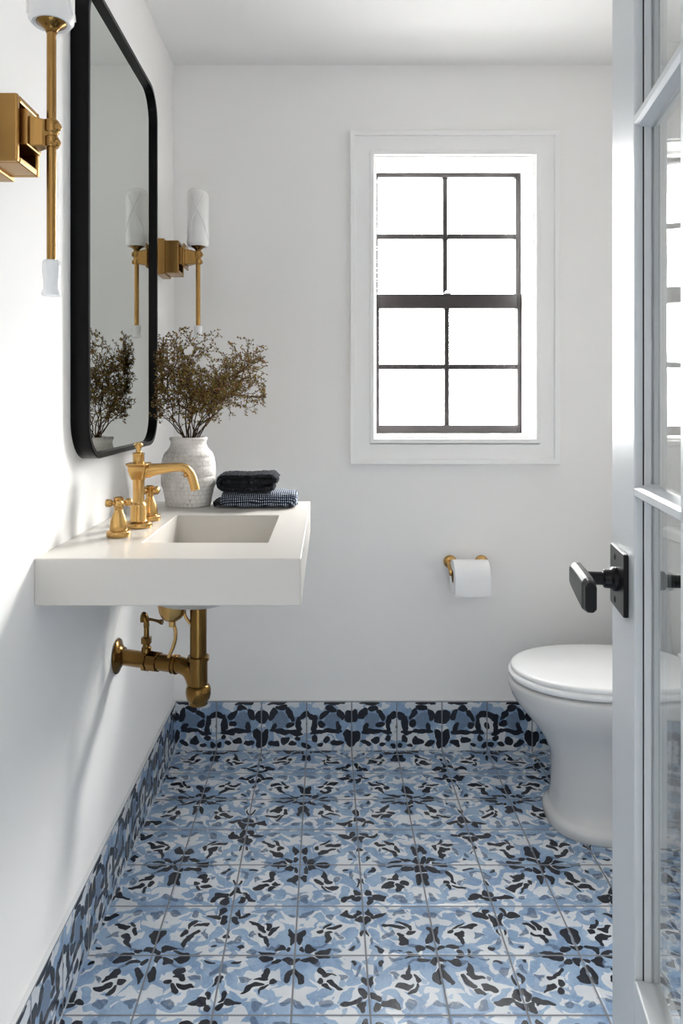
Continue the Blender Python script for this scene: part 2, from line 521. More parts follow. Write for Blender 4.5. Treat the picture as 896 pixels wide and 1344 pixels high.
rect_ring(bm, WX0 - 0.001, WX1 + 0.001, WZ0 - 0.001, WZ1 + 0.001, 0.006, YB + 0.006, YB + 0.21)
obj('jamb', bm, M['trim'], win, bevel=0.001)
bm = nb()
rect_ring(bm, WX0 + 0.004, WX1 - 0.003, WZ0 - 0.004, WZ1 - 0.004, 0.010, YB + 0.09, YB + 0.118)
obj('stop_bead', bm, M['trim'], win, bevel=0.003)
# sashes
sx0, sx1 = WX0 + 0.008, WX1 - 0.005
zm = 1.4735
def sash(name, z0, z1, y, top, bot, side, rail_y):
    bm = nb()
    box(bm, sx0, sx0 + side, y, y + 0.032, z0, z1)
    box(bm, sx1 - side, sx1, y, y + 0.032, z0, z1)
    box(bm, sx0 + side, sx1 - side, y, y + 0.032, z1 - top, z1)
    box(bm, sx0 + side, sx1 - side, y, y + 0.032, z0, z0 + bot)
    # glazing bars
    cx = (sx0 + sx1) / 2 - 0.004
    box(bm, cx - 0.0086, cx + 0.0086, y + 0.008, y + 0.026, z0 + bot - 0.001, z1 - top + 0.001)
    zc = (z0 + bot + z1 - top) / 2
    for a, b in ((sx0 + side - 0.001, cx - 0.0086), (cx + 0.0086, sx1 - side + 0.001)):
        box(bm, a, b, y + 0.008, y + 0.026, zc - 0.0086, zc + 0.0086)
    o = obj(name, bm, M['sash'], win, bevel=0.0018)
    bm = nb()
    box(bm, sx0 + side - 0.002, sx1 - side + 0.002, y + 0.015, y + 0.019, z0 + bot - 0.002, z1 - top + 0.002)
    g = obj('glass_pane', bm, M['pane'], None)
    g.parent = o
    g.matrix_parent_inverse = Matrix.Translation(-world_loc(o))
    return o
sash('upper_sash', 1.476, WZ1 - 0.006, YB + 0.162, 0.013, 0.040, 0.017, 0)
sash('lower_sash', WZ0 + 0.0045, 1.514, YB + 0.126, 0.050, 0.030, 0.020, 0)
bm = nb()
cx = (sx0 + sx1) / 2 - 0.004
box(bm, cx - 0.013, cx + 0.013, YB + 0.128, YB + 0.15, 1.5138, 1.519)
lathe(bm, [(0.006, 0), (0.006, 0.006), (0.003, 0.008)], (cx, YB + 0.138, 1.5185), n=16)
obj('sash_lock', bm, M['chrome'], win, bevel=0.001)

# ------------------------------------------------------------------ glazed door, swung into the room
DW, DT, DH = 0.83, 0.030, 2.03
sdir = Vector((-0.17525, -0.98453))
hx, hy = 0.3916 + sdir.x * DW, 1.0 + sdir.y * DW
door = S(empty('door_1', (hx, hy, 0), math.atan2(sdir.y, sdir.x)))
def dbox(bm, s0, s1, d0, d1, z0, z1):
    return box(bm, s0 - DW, s1 - DW, d0, d1, z0, z1)
def dobj(name, bm, mat, parent=None, **kw):
    o = obj(name, bm, mat, None, local=True, **kw)
    o.parent = parent or door
    return o
st = 0.1266
lite = (DW - 2 * st - 2 * 0.022) / 3
for s0 in (0.0, DW - st):
    bm = nb()
    dbox(bm, s0, s0 + st, 0, DT, 0.008, DH)
    dobj('stile', bm, M['door'], bevel=0.0022)
zr = [(0.008, 0.454), (1.030, 1.050), (1.477, 1.498), (1.925, DH)]
dobj('rail', dbox(nb(), st, DW - st, 0, DT, *zr[0]), M['door'], bevel=0.002)
dobj('rail', dbox(nb(), st, DW - st, 0, DT, *zr[3]), M['door'], bevel=0.002)
vx = [st, st + lite, st + lite + 0.022, st + 2 * lite + 0.022, st + 2 * lite + 0.044, DW - st]
def muntin_poly(a0, a1):
    m = (a0 + a1) / 2
    return [(a0, 0.017), (a0 + 0.003, 0.004), (m - 0.004, 0.0), (m + 0.004, 0.0), (a1 - 0.003, 0.004), (a1, 0.017),
            (a1, 0.022), (a1 - 0.003, 0.028), (m + 0.004, 0.03), (m - 0.004, 0.03), (a0 + 0.003, 0.028), (a0, 0.022)]
for k in (1, 2):
    bm = nb()
    prism(bm, muntin_poly(*zr[k]), lambda a, b, h: (h - DW, b, a), st, DW - st)
    dobj('muntin', bm, M['door'])
for a, b in ((vx[1], vx[2]), (vx[3], vx[4])):
    bm = nb()
    prism(bm, muntin_poly(a, b), lambda p, q, h: (p - DW, q, h), zr[0][1], zr[3][0])
    dobj('muntin', bm, M['door'])
# glazing beads round the stiles, on both faces of the glass
bm = nb()
for sa, sb in ((st, st + 0.0035), (DW - st - 0.0035, DW - st)):
    for d0, d1 in ((0.0108, 0.0188), (0.0212, 0.0260)):
        dbox(bm, sa, sb, d0, d1, zr[0][1], zr[3][0])
dobj('glazing_bead', bm, M['door'], bevel=0.0008)
bm = nb()
for sa, sb in ((st, st + 0.0012), (DW - st - 0.0012, DW - st)):
    for d0, d1 in ((0.0096, 0.0109),):
        dbox(bm, sa, sb, d0, d1, zr[0][1], zr[3][0])
dobj('groove_shade', bm, M['black'])  # black strip stands in for the shade in the groove beside the bead
bm = nb()
dbox(bm, st - 0.002, DW - st + 0.002, 0.0189, 0.0211, zr[0][1] - 0.002, zr[3][0] + 0.002)
dobj('glass_pane', bm, M['door_pane'])
# lever handles on both faces
def door_handle(side):
    f = (lambda d: -d) if side < 0 else (lambda d: DT + d)
    sc, zc = 0.0585, 0.9185
    bm = nb()
    pl = rrect(sc - 0.0405, sc + 0.0405, zc - 0.0395, zc + 0.0395, 0.004, 3)
    prism(bm, pl, lambda a, b, h: (a - DW, f(h), b), 0.0, 0.0062)
    h = dobj('door_handle', bm, M['handle'], bevel=0.0012)
    nrm = (0, -1, 0) if side < 0 else (0, 1, 0)
    bm = nb()
    lathe(bm, [(0.0155, 0.005), (0.0155, 0.011), (0.0125, 0.014), (0.0118, 0.022), (0.0085, 0.0235), (0.0082, 0.052)], (sc - DW, f(0.0), zc), nrm, 24)
    dobj('spindle', bm, M['handle'], h, smooth=True, bevel=0.0005)
    bm = nb()
    # lever blade running back towards the hinge, flaring towards its free end
    prof = [(0.000, 0.0115), (0.004, 0.0160), (0.014, 0.0185), (0.060, 0.0200), (0.100, 0.0200), (0.109, 0.0185), (0.115, 0.0165)]
    s_start = sc - 0.018
    rings = []
    for ds, hh in prof:
        w = 0.0085 if 0 < ds < 0.105 else 0.0068
        x = s_start + ds - DW
        zt, zb = zc + 0.000 + hh, zc - 0.001 - hh * (0.75 + 2.6 * ds)
        c0, c1 = f(0.0545 - w), f(0.0545 + w)
        m0, m1 = f(0.0545 - w * 0.45), f(0.0545 + w * 0.45)
        rings.append([(x, c0, zb + 0.004), (x, m0, zb), (x, m1, zb), (x, c1, zb + 0.004),
                      (x, c1, zt - 0.006), (x, m1, zt), (x, m0, zt), (x, c0, zt - 0.006)])
    loft(bm, rings)
    dobj('lever', bm, M['handle'], h, bevel=0.0012)
    for dz in (0.027, -0.029):
        bm = nb()
        lathe(bm, [(0.0044, 0.0055), (0.0044, 0.0066), (0.002, 0.0072)], (sc - 0.010 - DW, f(0.0), zc + dz), nrm, 16)
        dobj('screw', bm, M['hole'], h, smooth=True)
door_handle(-1)
door_handle(1)
# door lining on the hinge side of the doorway
bm = nb()
box(bm, DX0 - 0.001, DX0 + 0.018, YF - WT - 0.01, YF + 0.004, 0, DZ)
box(bm, DX0, DX1 + 0.02, YF - WT - 0.01, YF + 0.004, DZ - 0.018, DZ + 0.001)
S(obj('trim_1', bm, M['trim'], bevel=0.002))

# ------------------------------------------------------------------ wall-hung sink
VX1, VY0, VY1, VZ0, VZ1 = -0.0445, 1.2475, 1.9450, 0.7965, 0.8780
BX0, BX1, BY0, BY1 = -0.3520, -0.1125, 1.3870, 1.7140
sink = tag(empty('vanity_sink', (XL, (VY0 + VY1) / 2, VZ0)),
           'wall-hung off-white stone sink slab with a square sunken basin', 'sink')
def ring_slab(bm, x0, x1, y0, y1, hx0, hx1, hy0, hy1, z0, z1):
    o = [(x0, y0), (x1, y0), (x1, y1), (x0, y1)]
    i = [(hx0, hy0), (hx1, hy0), (hx1, hy1), (hx0, hy1)]
    V = {}
    for nm, pts in (('o', o), ('i', i)):
        for k, (x, y) in enumerate(pts):
            for d, z in ((0, z0), (1, z1)):
                V[nm, k, d] = bm.verts.new((x, y, z))
    for k in range(4):
        j = (k + 1) % 4
        bm.faces.new((V['o', k, 1], V['o', j, 1], V['i', j, 1], V['i', k, 1]))
        bm.faces.new((V['o', k, 0], V['i', k, 0], V['i', j, 0], V['o', j, 0]))
        bm.faces.new((V['o', k, 0], V['o', j, 0], V['o', j, 1], V['o', k, 1]))
        bm.faces.new((V['i', k, 0], V['i', k, 1], V['i', j, 1], V['i', j, 0]))
bm = nb()
ring_slab(bm, XL, VX1, VY0, VY1, BX0, BX1, BY0, BY1, VZ0, VZ1)
obj('countertop', bm, M['stone'], sink, bevel=0.0028, seg=3)
bm = nb()
def rr3(x0, x1, y0, y1, r, z):
    return [(a, b, z) for a, b in rrect(x0, x1, y0, y1, r, 6)]
rings = [rr3(BX0, BX1, BY0, BY1, 0.003, VZ0 + 0.0005), rr3(BX0 + 0.008, BX1 - 0.008, BY0 + 0.008, BY1 - 0.008, 0.02, 0.787),
         rr3(BX0 + 0.02, -0.19, 1.455, BY1 - 0.02, 0.03, 0.765), rr3(-0.315, -0.255, 1.53, 1.62, 0.03, 0.748)]
outer = [rr3(-0.30, -0.26, 1.55, 1.60, 0.015, 0.711), rr3(-0.335, -0.235, 1.51, 1.66, 0.04, 0.714), rr3(-0.35, -0.215, 1.485, 1.69, 0.05, 0.722),
         rr3(-0.362, -0.19, 1.455, 1.715, 0.06, 0.735), rr3(BX0 - 0.010, -0.15, 1.42, 1.735, 0.05, 0.757),
         rr3(BX0 - 0.014, BX1 + 0.008, BY0 - 0.012, BY1 + 0.035, 0.04, 0.775), rr3(BX0 - 0.015, BX1 + 0.015, BY0 - 0.015, BY1 + 0.04, 0.04, VZ0 + 0.0005)]
loft(bm, rings, False, True)
loft(bm, outer, True, False)
obj('basin', bm, M['stone'], sink, smooth=True)
bm = nb()
lathe(bm, [(0.024, 0.0), (0.024, 0.003), (0.018, 0.004), (0.016, 0.001)], (-0.285, 1.575, 0.748), n=32)
obj('drain_ring', bm, M['brass'], sink, smooth=True)

# ------------------------------------------------------------------ faucet
FX, FY, FZ = -0.402, 1.553, VZ1
faucet = tag(empty('faucet', (FX, FY, FZ)), 'brass widespread faucet with long spout and two cross handles on the sink', 'faucet')
bm = nb()
lathe(bm, [(0.0285, 0.0), (0.0295, 0.003), (0.0285, 0.010), (0.024, 0.0125), (0.0185, 0.014), (0.0175, 0.016), (0.0168, 0.046),
           (0.0155, 0.050), (0.0128, 0.053), (0.0120, 0.060), (0.0125, 0.098), (0.0150, 0.104)], (FX, FY, FZ), n=32)
obj('post', bm, M['brass'], faucet, smooth=True, bevel=0.0006)
# head block: squarish vase-shaped junction
bm = nb()
rings = []
for z, w, r in ((0.102, 0.0135, 0.006), (0.110, 0.0165, 0.006), (0.122, 0.019, 0.005), (0.130, 0.0195, 0.005), (0.134, 0.0235, 0.006), (0.137, 0.023, 0.006)):
    rings.append([(FX + a, FY + b, FZ + z) for a, b in rrect(-w, w, -w, w, r, 4)])
loft(bm, rings)
obj('head', bm, M['brass'], faucet, smooth=True, bevel=0.001)
bm = nb()
zs = FZ + 0.122
pts = [(FX + 0.010, FY, zs - 0.002), (FX + 0.022, FY, zs - 0.001), (FX + 0.034, FY, zs + 0.001), (FX + 0.060, FY, zs + 0.004), (FX + 0.082, FY, zs + 0.006)]
pts += bez((FX + 0.090, FY, zs + 0.006), (FX + 0.107, FY, zs + 0.005), (FX + 0.116, FY, zs - 0.014), (FX + 0.121, FY, zs - 0.043), 8)
rad = [0.0150, 0.0155, 0.0128, 0.0105, 0.0095, 0.0095, 0.0098, 0.0100, 0.0100, 0.0100, 0.0100, 0.0098, 0.0096, 0.0096]
tube(bm, pts, rad[:len(pts)], 20)
obj('spout', bm, M['brass'], faucet, smooth=True)
bm = nb()
lathe(bm, [(0.0040, 0.0), (0.0040, 0.006)], (FX + 0.101, FY - 0.008, zs - 0.008), (0.1, -0.4, -1), 12)
obj('spout_screw', bm, M['brass'], faucet, smooth=True)
bm = nb()
lathe(bm, [(0.0120, 0.136), (0.0120, 0.154), (0.0128, 0.155), (0.0128, 0.158), (0.0060, 0.160), (0.0048, 0.166), (0.0085, 0.172), (0.0095, 0.176), (0.0070, 0.180), (0.001, 0.181)],
      (FX, FY, FZ), n=24)
obj('lift_knob', bm, M['brass'], faucet, smooth=True)
for hy_, hx_, rot in ((1.448, -0.4145, 20), (1.640, -0.399, 55)):
    bm = nb()
    lathe(bm, [(0.0230, 0.0), (0.0240, 0.002), (0.0240, 0.010), (0.0215, 0.0125), (0.0175, 0.0135), (0.0180, 0.016), (0.0165, 0.030), (0.0125, 0.042), (0.0090, 0.050), (0.0078, 0.054)],
          (hx_, hy_, FZ), n=28)
    h = obj('handle', bm, M['brass'], faucet, smooth=True, bevel=0.0005, origin=(hx_, hy_, FZ))
    bm = nb()
    zc = FZ + 0.066
    lathe(bm, [(0.0078, -0.013), (0.0095, -0.010), (0.0090, 0.006), (0.0100, 0.008), (0.0100, 0.011), (0.006, 0.013)], (hx_, hy_, zc), n=20)
    for k in range(4):
        a = math.radians(rot + 90 * k)
        d = Vector((math.cos(a), math.sin(a), 0.06))
        lathe(bm, [(0.0052, 0.004), (0.0046, 0.012), (0.0070, 0.014), (0.0078, 0.018), (0.0074, 0.024), (0.0045, 0.026)], (hx_, hy_, zc), d, 16)
    o = obj('cross', bm, M['brass'], None, smooth=True)
    o.parent = h
    o.matrix_parent_inverse = Matrix.Translation(-world_loc(h))

# ------------------------------------------------------------------ brass drain under the sink
PX, PY = -0.2935, 1.660
AZ = 0.5385
FLY = 1.735
trap = tag(empty('drain_pipe', (PX, PY, 0.45)), 'brass bottle-trap drain pipe running from the sink to the left wall', 'pipe')
bm = nb()
lathe(bm, [(0.0190, -0.012), (0.0190, 0.22)], (PX, PY, 0.540), n=32)
obj('tailpiece', bm, M['brass_dark'], trap, smooth=True, bevel=0.0006)
bm = nb()
lathe(bm, [(0.0200, 0.0), (0.0215, 0.001), (0.0215, 0.007), (0.0265, 0.014), (0.0285, 0.024), (0.0288, 0.032), (0.0270, 0.040), (0.0235, 0.0440), (0.0212, 0.0445), (0.0212, 0.100), (0.0245, 0.1005), (0.0245, 0.110), (0.0195, 0.1105)],
      (PX, PY, 0.4555), n=36)
obj('trap_cup', bm, M['brass_dark'], trap, smooth=True, bevel=0.0006)
d = Vector((XL + 0.001 - PX, FLY - PY, AZ - AZ))
L = d.length
dn = d.normalized()
A0 = Vector((PX, PY, AZ))
bm = nb()
el = bez(A0 + Vector((0, 0, -0.045)) + dn * 0.006, A0 + dn * 0.012 + Vector((0, 0, -0.02)), A0 + dn * 0.020 + Vector((0, 0, 0.001)), A0 + dn * 0.052, 10)
tube(bm, el + [A0 + dn * (L - 0.004)], 0.0190, 24)
obj('waste_arm', bm, M['brass_dark'], trap, smooth=True)
bm = nb()
for h0, h1, r in ((0.054, 0.060, 0.0222), (0.064, 0.068, 0.0218), (0.104, 0.130, 0.0235), (0.132, 0.142, 0.0255)):
    lathe(bm, [(r - 0.002, h0), (r, h0 + 0.001), (r, h1 - 0.001), (r - 0.002, h1)], A0, dn, 8 if r > 0.023 else 28)
obj('slip_nut', bm, M['brass_dark'], trap, bevel=0.0006)
bm = nb()
lathe(bm, [(0.0405, 0.0), (0.0415, 0.002), (0.040, 0.005), (0.030, 0.009), (0.022, 0.015), (0.0200, 0.020)], A0 + dn * (L - 0.001) , Vector((1, 0, 0)), 36)
obj('wall_flange', bm, M['brass_dark'], trap, smooth=True)
V0 = A0 + dn * 0.138
bm = nb()
lathe(bm, [(0.0115, 0.014), (0.0115, 0.030), (0.0085, 0.033), (0.0080, 0.040)], V0, (0, 0, 1), 20)
lathe(bm, [(0.0130, 0.040), (0.0130, 0.054)], V0, (0, 0, 1), 6)
lathe(bm, [(0.0080, 0.054), (0.0062, 0.058), (0.0062, 0.078), (0.0072, 0.080), (0.0060, 0.096)], V0, (0, 0, 1), 20)
valve = obj('shutoff_valve', bm, M['brass_dark'], trap, bevel=0.0006, origin=tuple(V0))
bm = nb()
top = V0 + Vector((0, 0, 0.094))
lathe(bm, [(0.011, -0.002), (0.0105, 0.004), (0.0085, 0.012), (0.0045, 0.0185), (0.001, 0.020)], top + Vector((-0.004, 0, 0)), (-0.15, 0, 1), 20)
hp = bez(top + Vector((0, 0, 0.002)), top + Vector((0.018, -0.004, 0.004)), top + Vector((0.028, -0.006, -0.002)), top + Vector((0.040, -0.008, -0.002)), 8)
tube(bm, hp, [0.0040, 0.0038, 0.0034, 0.0032, 0.0032, 0.0034, 0.0042, 0.0062, 0.0066], 12)
tube(bm, [top, top + Vector((-0.006, 0.022, 0.0))], [0.0036, 0.0044], 10)
o = obj('valve_handle', bm, M['brass_dark'], None, smooth=True)
o.parent = valve
o.matrix_parent_inverse = Matrix.Translation(-world_loc(valve))

# cup fitting with its bent hose
KX, KY = -0.352, 1.655
cup = tag(empty('supply_fitting', (KX, KY, 0.64)), 'small brass dome fitting with thin bent hose under the basin', 'pipe fitting')
bm = nb()
lathe(bm, [(0.0335, 0.106), (0.0330, 0.086), (0.0300, 0.068), (0.0235, 0.055), (0.0140, 0.048), (0.0080, 0.046), (0.0074, 0.034)], (KX, KY, 0.600), n=32)
obj('dome', bm, M['brass'], cup, smooth=True)
bm = nb()
tube(bm, bez((KX + 0.002, KY, 0.640), (KX + 0.012, KY, 0.622), (KX + 0.010, KY, 0.598), (KX - 0.010, KY + 0.008, 0.561), 12), 0.0042, 12)
obj('hose', bm, M['brass'], cup, smooth=True)
bm = nb()
tube(bm, bez((KX + 0.026, KY, 0.672), (KX + 0.028, KY, 0.655), (KX + 0.034, KY, 0.650), (KX + 0.042, KY, 0.640), 8), 0.0036, 10)
lathe(bm, [(0.0055, 0.0), (0.0055, 0.014)], (KX + 0.026, KY, 0.664), n=12)
obj('pivot_rod', bm, M['brass'], cup, smooth=True)

# ------------------------------------------------------------------ mirror
MY0, MY1, MZ0, MZ1, MR = 1.4240, 2.0080, 1.0285, 1.9900, 0.082
MD = 0.0360
mir = tag(empty('wall_mirror', (XL, (MY0 + MY1) / 2, MZ0)), 'tall black-framed mirror with rounded corners on the left wall', 'mirror')
def yz(pts, x):
    return [(x, a, b) for a, b in pts]
out = rrect(MY0, MY1, MZ0, MZ1, MR, 14)
outb = rrect(MY0 + 0.002, MY1 - 0.002, MZ0 + 0.002, MZ1 - 0.002, MR - 0.002, 14)
fw = 0.011
inn = rrect(MY0 + fw, MY1 - fw, MZ0 + fw, MZ1 - fw, MR - fw, 14)
bm = nb()
R = [yz(out, XL + 0.0005), yz(out, XL + MD - 0.002), yz(outb, XL + MD), yz(inn, XL + MD), yz(inn, XL + 0.006), yz(inn, XL + 0.0005)]
loft(bm, R, False, False)
vs = bm.verts[:]
n = len(out)
for i in range(n):
    j = (i + 1) % n
    bm.faces.new((vs[5 * n + i], vs[5 * n + j], vs[j], vs[i]))
obj('mirror_frame', bm, M['black'], mir)
bm = nb()
g = rrect(MY0 + fw - 0.001, MY1 - fw + 0.001, MZ0 + fw - 0.001, MZ1 - fw + 0.001, MR - fw, 14)
loft(bm, [yz(g, XL + 0.001), yz(g, XL + 0.0245)])
obj('mirror_glass', bm, M['mirror'], mir)

# ------------------------------------------------------------------ sconces
def sconce(y, z, up, down, fin, reach, flange, label):
    r = tag(empty('wall_sconce', (XL, y, z)), label, 'wall lamp', 'brass sconces beside the mirror')
    X = lambda d: XL + d
    bm = nb()
    # stepped plate with a raised rim and a hollow face
    box(bm, X(0), X(0.026), y - 0.047, y + 0.047, z - 0.053, z + 0.053)
    for a in ((y - 0.041, y - 0.031, z - 0.048, z + 0.048), (y + 0.031, y + 0.041, z - 0.048, z + 0.048),
              (y - 0.031, y + 0.031, z - 0.048, z - 0.038), (y - 0.031, y + 0.031, z + 0.038, z + 0.048)):
        box(bm, X(0.022), X(0.066), *a)
    obj('backplate', bm, M['brass_wall'], r, bevel=0.0025)
    bm = nb()
    box(bm, X(0.022), X(0.074), y - 0.026, y + 0.026, z - 0.020, z + 0.032)
    rings = []
    for d, hy_, hz in ((0.070, 0.022, 0.024), (reach - 0.032, 0.019, 0.0225), (reach - 0.020, 0.013, 0.0215), (reach - 0.010, 0.009, 0.0195), (reach + 0.0015, 0.009, 0.0195)):
        rings.append([(X(d), y + a, z + 0.004 + b) for a, b in ((-hy_, -hz), (hy_, -hz), (hy_, hz), (-hy_, hz))])
    loft(bm, rings)
    if flange:
        box(bm, X(0.077), X(0.082), y - 0.032, y + 0.032, z - 0.030, z + 0.042)
    obj('arm', bm, M['brass_wall'], r, bevel=0.0022)
    rx = X(reach)
    bm = nb()
    lathe(bm, [(0.0068, -down), (0.0068, up)], (rx, y, z), n=20)
    obj('rod', bm, M['brass_wall'], r, smooth=True, bevel=0.0004)
    bm = nb()
    lathe(bm, [(0.0095, -0.016), (0.0108, -0.014), (0.0108, -0.002), (0.0090, 0.000), (0.0090, 0.004), (0.0112, 0.006), (0.0112, 0.022), (0.009, 0.024)], (rx, y, z), n=20)
    lathe(bm, [(0.0062, 0.0), (0.0066, 0.012), (0.0045, 0.015)], (rx, y, z + 0.013), (1, -0.35, 0), 16)
    lathe(bm, [(0.0058, 0.0), (0.0058, 0.012), (0.004, 0.014)], (rx, y, z - 0.010), (1, -0.35, 0), 16)
    obj('clamp', bm, M['brass_wall'], r, smooth=True, bevel=0.0005)
    bm = nb()
    lathe(bm, [(0.0080, 0.0), (0.0085, 0.003), (0.0125, 0.007), (0.0210, 0.013), (0.0225, 0.018), (0.0215, 0.0195)], (rx, y, z + up - 0.004), n=28)
    obj('shade_holder', bm, M['brass_dark'], r, smooth=True)
    bm = nb()
    zb = z + up + 0.008
    prof = [(0.0200, 0.004), (0.0235, 0.001), (0.0275, 0.0005), (0.0318, 0.006), (0.0325, 0.014), (0.0328, 0.150), (0.0318, 0.158), (0.0285, 0.166), (0.021, 0.171), (0.010, 0.1735), (0.0005, 0.174)]
    # solid frosted sleeve; the top is cut on a gentle slant
    d_, u_, w_ = frame_of((0, 0, 1))
    rings = []
    nseg = 48
    for rr, h in prof:
        ring = []
        for k in range(nseg):
            a = 2 * PI * k / nseg
            x_, y_ = rr * math.cos(a), rr * math.sin(a)
            slant = max(0.0, h - 0.10) / 0.07 * (-0.10 * x_)
            ring.append((rx + x_, y + y_, zb + h + slant))
        rings.append(ring)
    loft(bm, rings)
    # carved facets crossing each other round the sleeve
    for sgn, ph in ((1, -1.9), (-1, -1.1), (1, 1.4), (-1, 2.2)):
        pts = []
        for k in range(15):
            tt = k / 14
            a = ph + sgn * (tt - 0.5) * 1.9
            pts.append((rx + 0.0327 * math.cos(a), y + 0.0327 * math.sin(a), zb + 0.012 + 0.138 * tt))
        tube(bm, pts, 0.0017, 6)
    obj('shade', bm, M['shade'], r, smooth=True)
    bm = nb()
    f = fin
    lathe(bm, [(0.0100, 0.0), (0.0125, -0.002), (0.0128, -0.3 * f), (0.0112, -0.6 * f), (0.0110, -0.8 * f), (0.0140, -0.93 * f), (0.0130, -f), (0.006, -f - 0.001)], (rx, y, z - down + 0.001), n=24)
    obj('finial', bm, M['finial'], r, smooth=True)
    return r
sconce(2.180, 1.5700, 0.028, 0.200, 0.036, 0.1165, True, 'brass sconce with white glass shade between the mirror and the back corner')
sconce(1.066, 1.5360, 0.156, 0.182, 0.052, 0.0990, False, 'brass sconce in the foreground, cut off by the top left edge')

# ------------------------------------------------------------------ vase
vx_, vy_ = -0.3565, 1.874
vase_prof = [(0.0500, 0.0), (0.0560, 0.001), (0.0578, 0.004), (0.0600, 0.020), (0.0650, 0.044), (0.0665, 0.0465), (0.0662, 0.048), (0.0690, 0.052),
             (0.0695, 0.075), (0.0685, 0.077), (0.0697, 0.079), (0.0696, 0.100), (0.0686, 0.102), (0.0692, 0.104), (0.0660, 0.122), (0.0635, 0.1275), (0.0640, 0.129), (0.0600, 0.136), (0.0540, 0.142),
             (0.0490, 0.148), (0.0455, 0.157), (0.0455, 0.165), (0.0480, 0.169), (0.0485, 0.173), (0.0470, 0.1755), (0.0430, 0.1755), (0.0405, 0.172), (0.0405, 0.150), (0.050, 0.130), (0.055, 0.05), (0.045, 0.010), (0.001, 0.009)]
bm = nb()
lathe(bm, vase_prof, (vx_, vy_, VZ1), n=64)
v = obj('vase', bm, M['vase'], None, smooth=True, origin=(vx_, vy_, VZ1))
tag(v, 'rough whitewashed clay vase with cracked glaze on the sink', 'vase')

# ------------------------------------------------------------------ dried branches
bouq = tag(empty('dried_branches', (vx_, vy_, VZ1 + 0.16)), 'brown dried leafy branches standing in the white clay vase', 'dried plant')
rng = random.Random(21)
def leaf(bm, p, d, size):
    d = Vector(d).normalized()
    side = d.cross(Vector((rng.uniform(-1, 1), rng.uniform(-1, 1), rng.uniform(-1, 1))))
    if side.length < 0.05: side = d.orthogonal()
    side.normalize()
    up = d.cross(side)
    a = bm.verts.new(p)
    b = bm.verts.new(p + d * size * 0.5 + side * size * 0.36 + up * size * 0.12)
    c = bm.verts.new(p + d * size + up * size * rng.uniform(-0.3, 0.3))
    e = bm.verts.new(p + d * size * 0.5 - side * size * 0.36 + up * size * 0.12)
    bm.faces.new((a, b, c)); bm.faces.new((a, c, e))
def keep_in(p):
    # the wall and the mirror frame hold the twigs off
    lim = -0.436
    if p.x < lim: p.x = lim + (lim - p.x) * 1.0
    if p.x > -0.160: p.x = -0.160 - (p.x + 0.160)
    if p.z < 1.085 and abs(p.x - vx_) > 0.06: p.z = 1.085 + (1.085 - p.z)
    if p.z > 1.332: p.z = 1.332 - (p.z - 1.332)
    return p
def twig(tb, lb, p, d, length, r, depth, dense):
    n = max(3, int(length / 0.011))
    pts = [p.copy()]
    cur = p.copy(); dd = d.normalized()
    for i in range(n):
        dd = (dd + Vector((rng.gauss(0, 0.22), rng.gauss(0, 0.22), rng.gauss(0.02, 0.20)))).normalized()
        cur = keep_in(cur + dd * (length / n))
        pts.append(cur.copy())
        f = (i + 1) / n
        if depth < 2 and f > (0.34 if depth == 0 else 0.25) and rng.random() < (0.85 if depth == 0 else 0.75):
            for _ in range(2 if depth == 0 and rng.random() < 0.55 else 1):
                sd = (dd * 0.7 + Vector((rng.gauss(0, 0.75), rng.gauss(0, 0.75), rng.gauss(0.10, 0.5)))).normalized()
                ln = (0.075 if depth == 0 else 0.030) * rng.uniform(0.5, 1.15)
                twig(tb, lb, cur, sd, ln, r * 0.52, depth + 1, dense)
        if depth > 0 or f > 0.7:
            for _ in range(2 if rng.random() > dense else 3):
                ld = (dd * 0.5 + Vector((rng.gauss(0, 1), rng.gauss(0, 1), rng.gauss(0.1, 1))))
                leaf(lb, cur, ld, rng.uniform(0.0035, 0.0072))
    k = len(pts)
    tube(tb, pts, [max(r * (1 - 0.6 * i / (k - 1)), 0.00038) for i in range(k)], 5 if depth == 0 else 3)
# aim of each stem: x and z of its tip as seen, y spread, density
stems = [(-0.418, 1.255, 0.02, 0.7), (-0.420, 1.175, -0.03, 0.4), (-0.405, 1.300, 0.06, 0.6), (-0.400, 1.312, -0.05, 0.8), (-0.372, 1.300, 0.03, 0.9), (-0.350, 1.305, -0.03, 0.9),
         (-0.318, 1.292, 0.07, 0.8), (-0.286, 1.300, -0.05, 0.7), (-0.250, 1.312, 0.02, 0.6), (-0.240, 1.272, -0.04, 0.5), (-0.205, 1.220, 0.03, 0.3), (-0.300, 1.27, 0.0, 0.9), (-0.278, 1.305, -0.07, 0.8), (-0.262, 1.290, 0.05, 0.7),
         (-0.265, 1.170, -0.06, 0.4), (-0.400, 1.220, 0.09, 0.8), (-0.330, 1.240, 0.10, 0.9), (-0.412, 1.125, -0.02, 0.2), (-0.262, 1.150, 0.03, 0.2)]
for i, (tx, tz, ty, dens) in enumerate(stems):
    fx = (tx - vx_) * 0.16
    p0 = Vector((vx_ + fx * 0.5, vy_ + ty * 0.12, VZ1 + 0.060))
    p1 = Vector((vx_ + fx * 1.0 + rng.uniform(-0.006, 0.006), vy_ + ty * 0.25, VZ1 + 0.172))
    d = Vector((tx, vy_ + ty, tz)) - p1
    tb, lb = nb(), nb()
    tube(tb, [p0, (p0 + p1) / 2, p1], [0.0019, 0.0018, 0.0017], 5)
    twig(tb, lb, p1, d, d.length * 1.02, 0.0016, 0, dens)
    s = obj('stem', tb, M['twig'], bouq, origin=tuple(p0))
    o = obj('foliage', lb, M['leaf'], None)
    o.parent = s
    o.matrix_parent_inverse = Matrix.Translation(-world_loc(s))

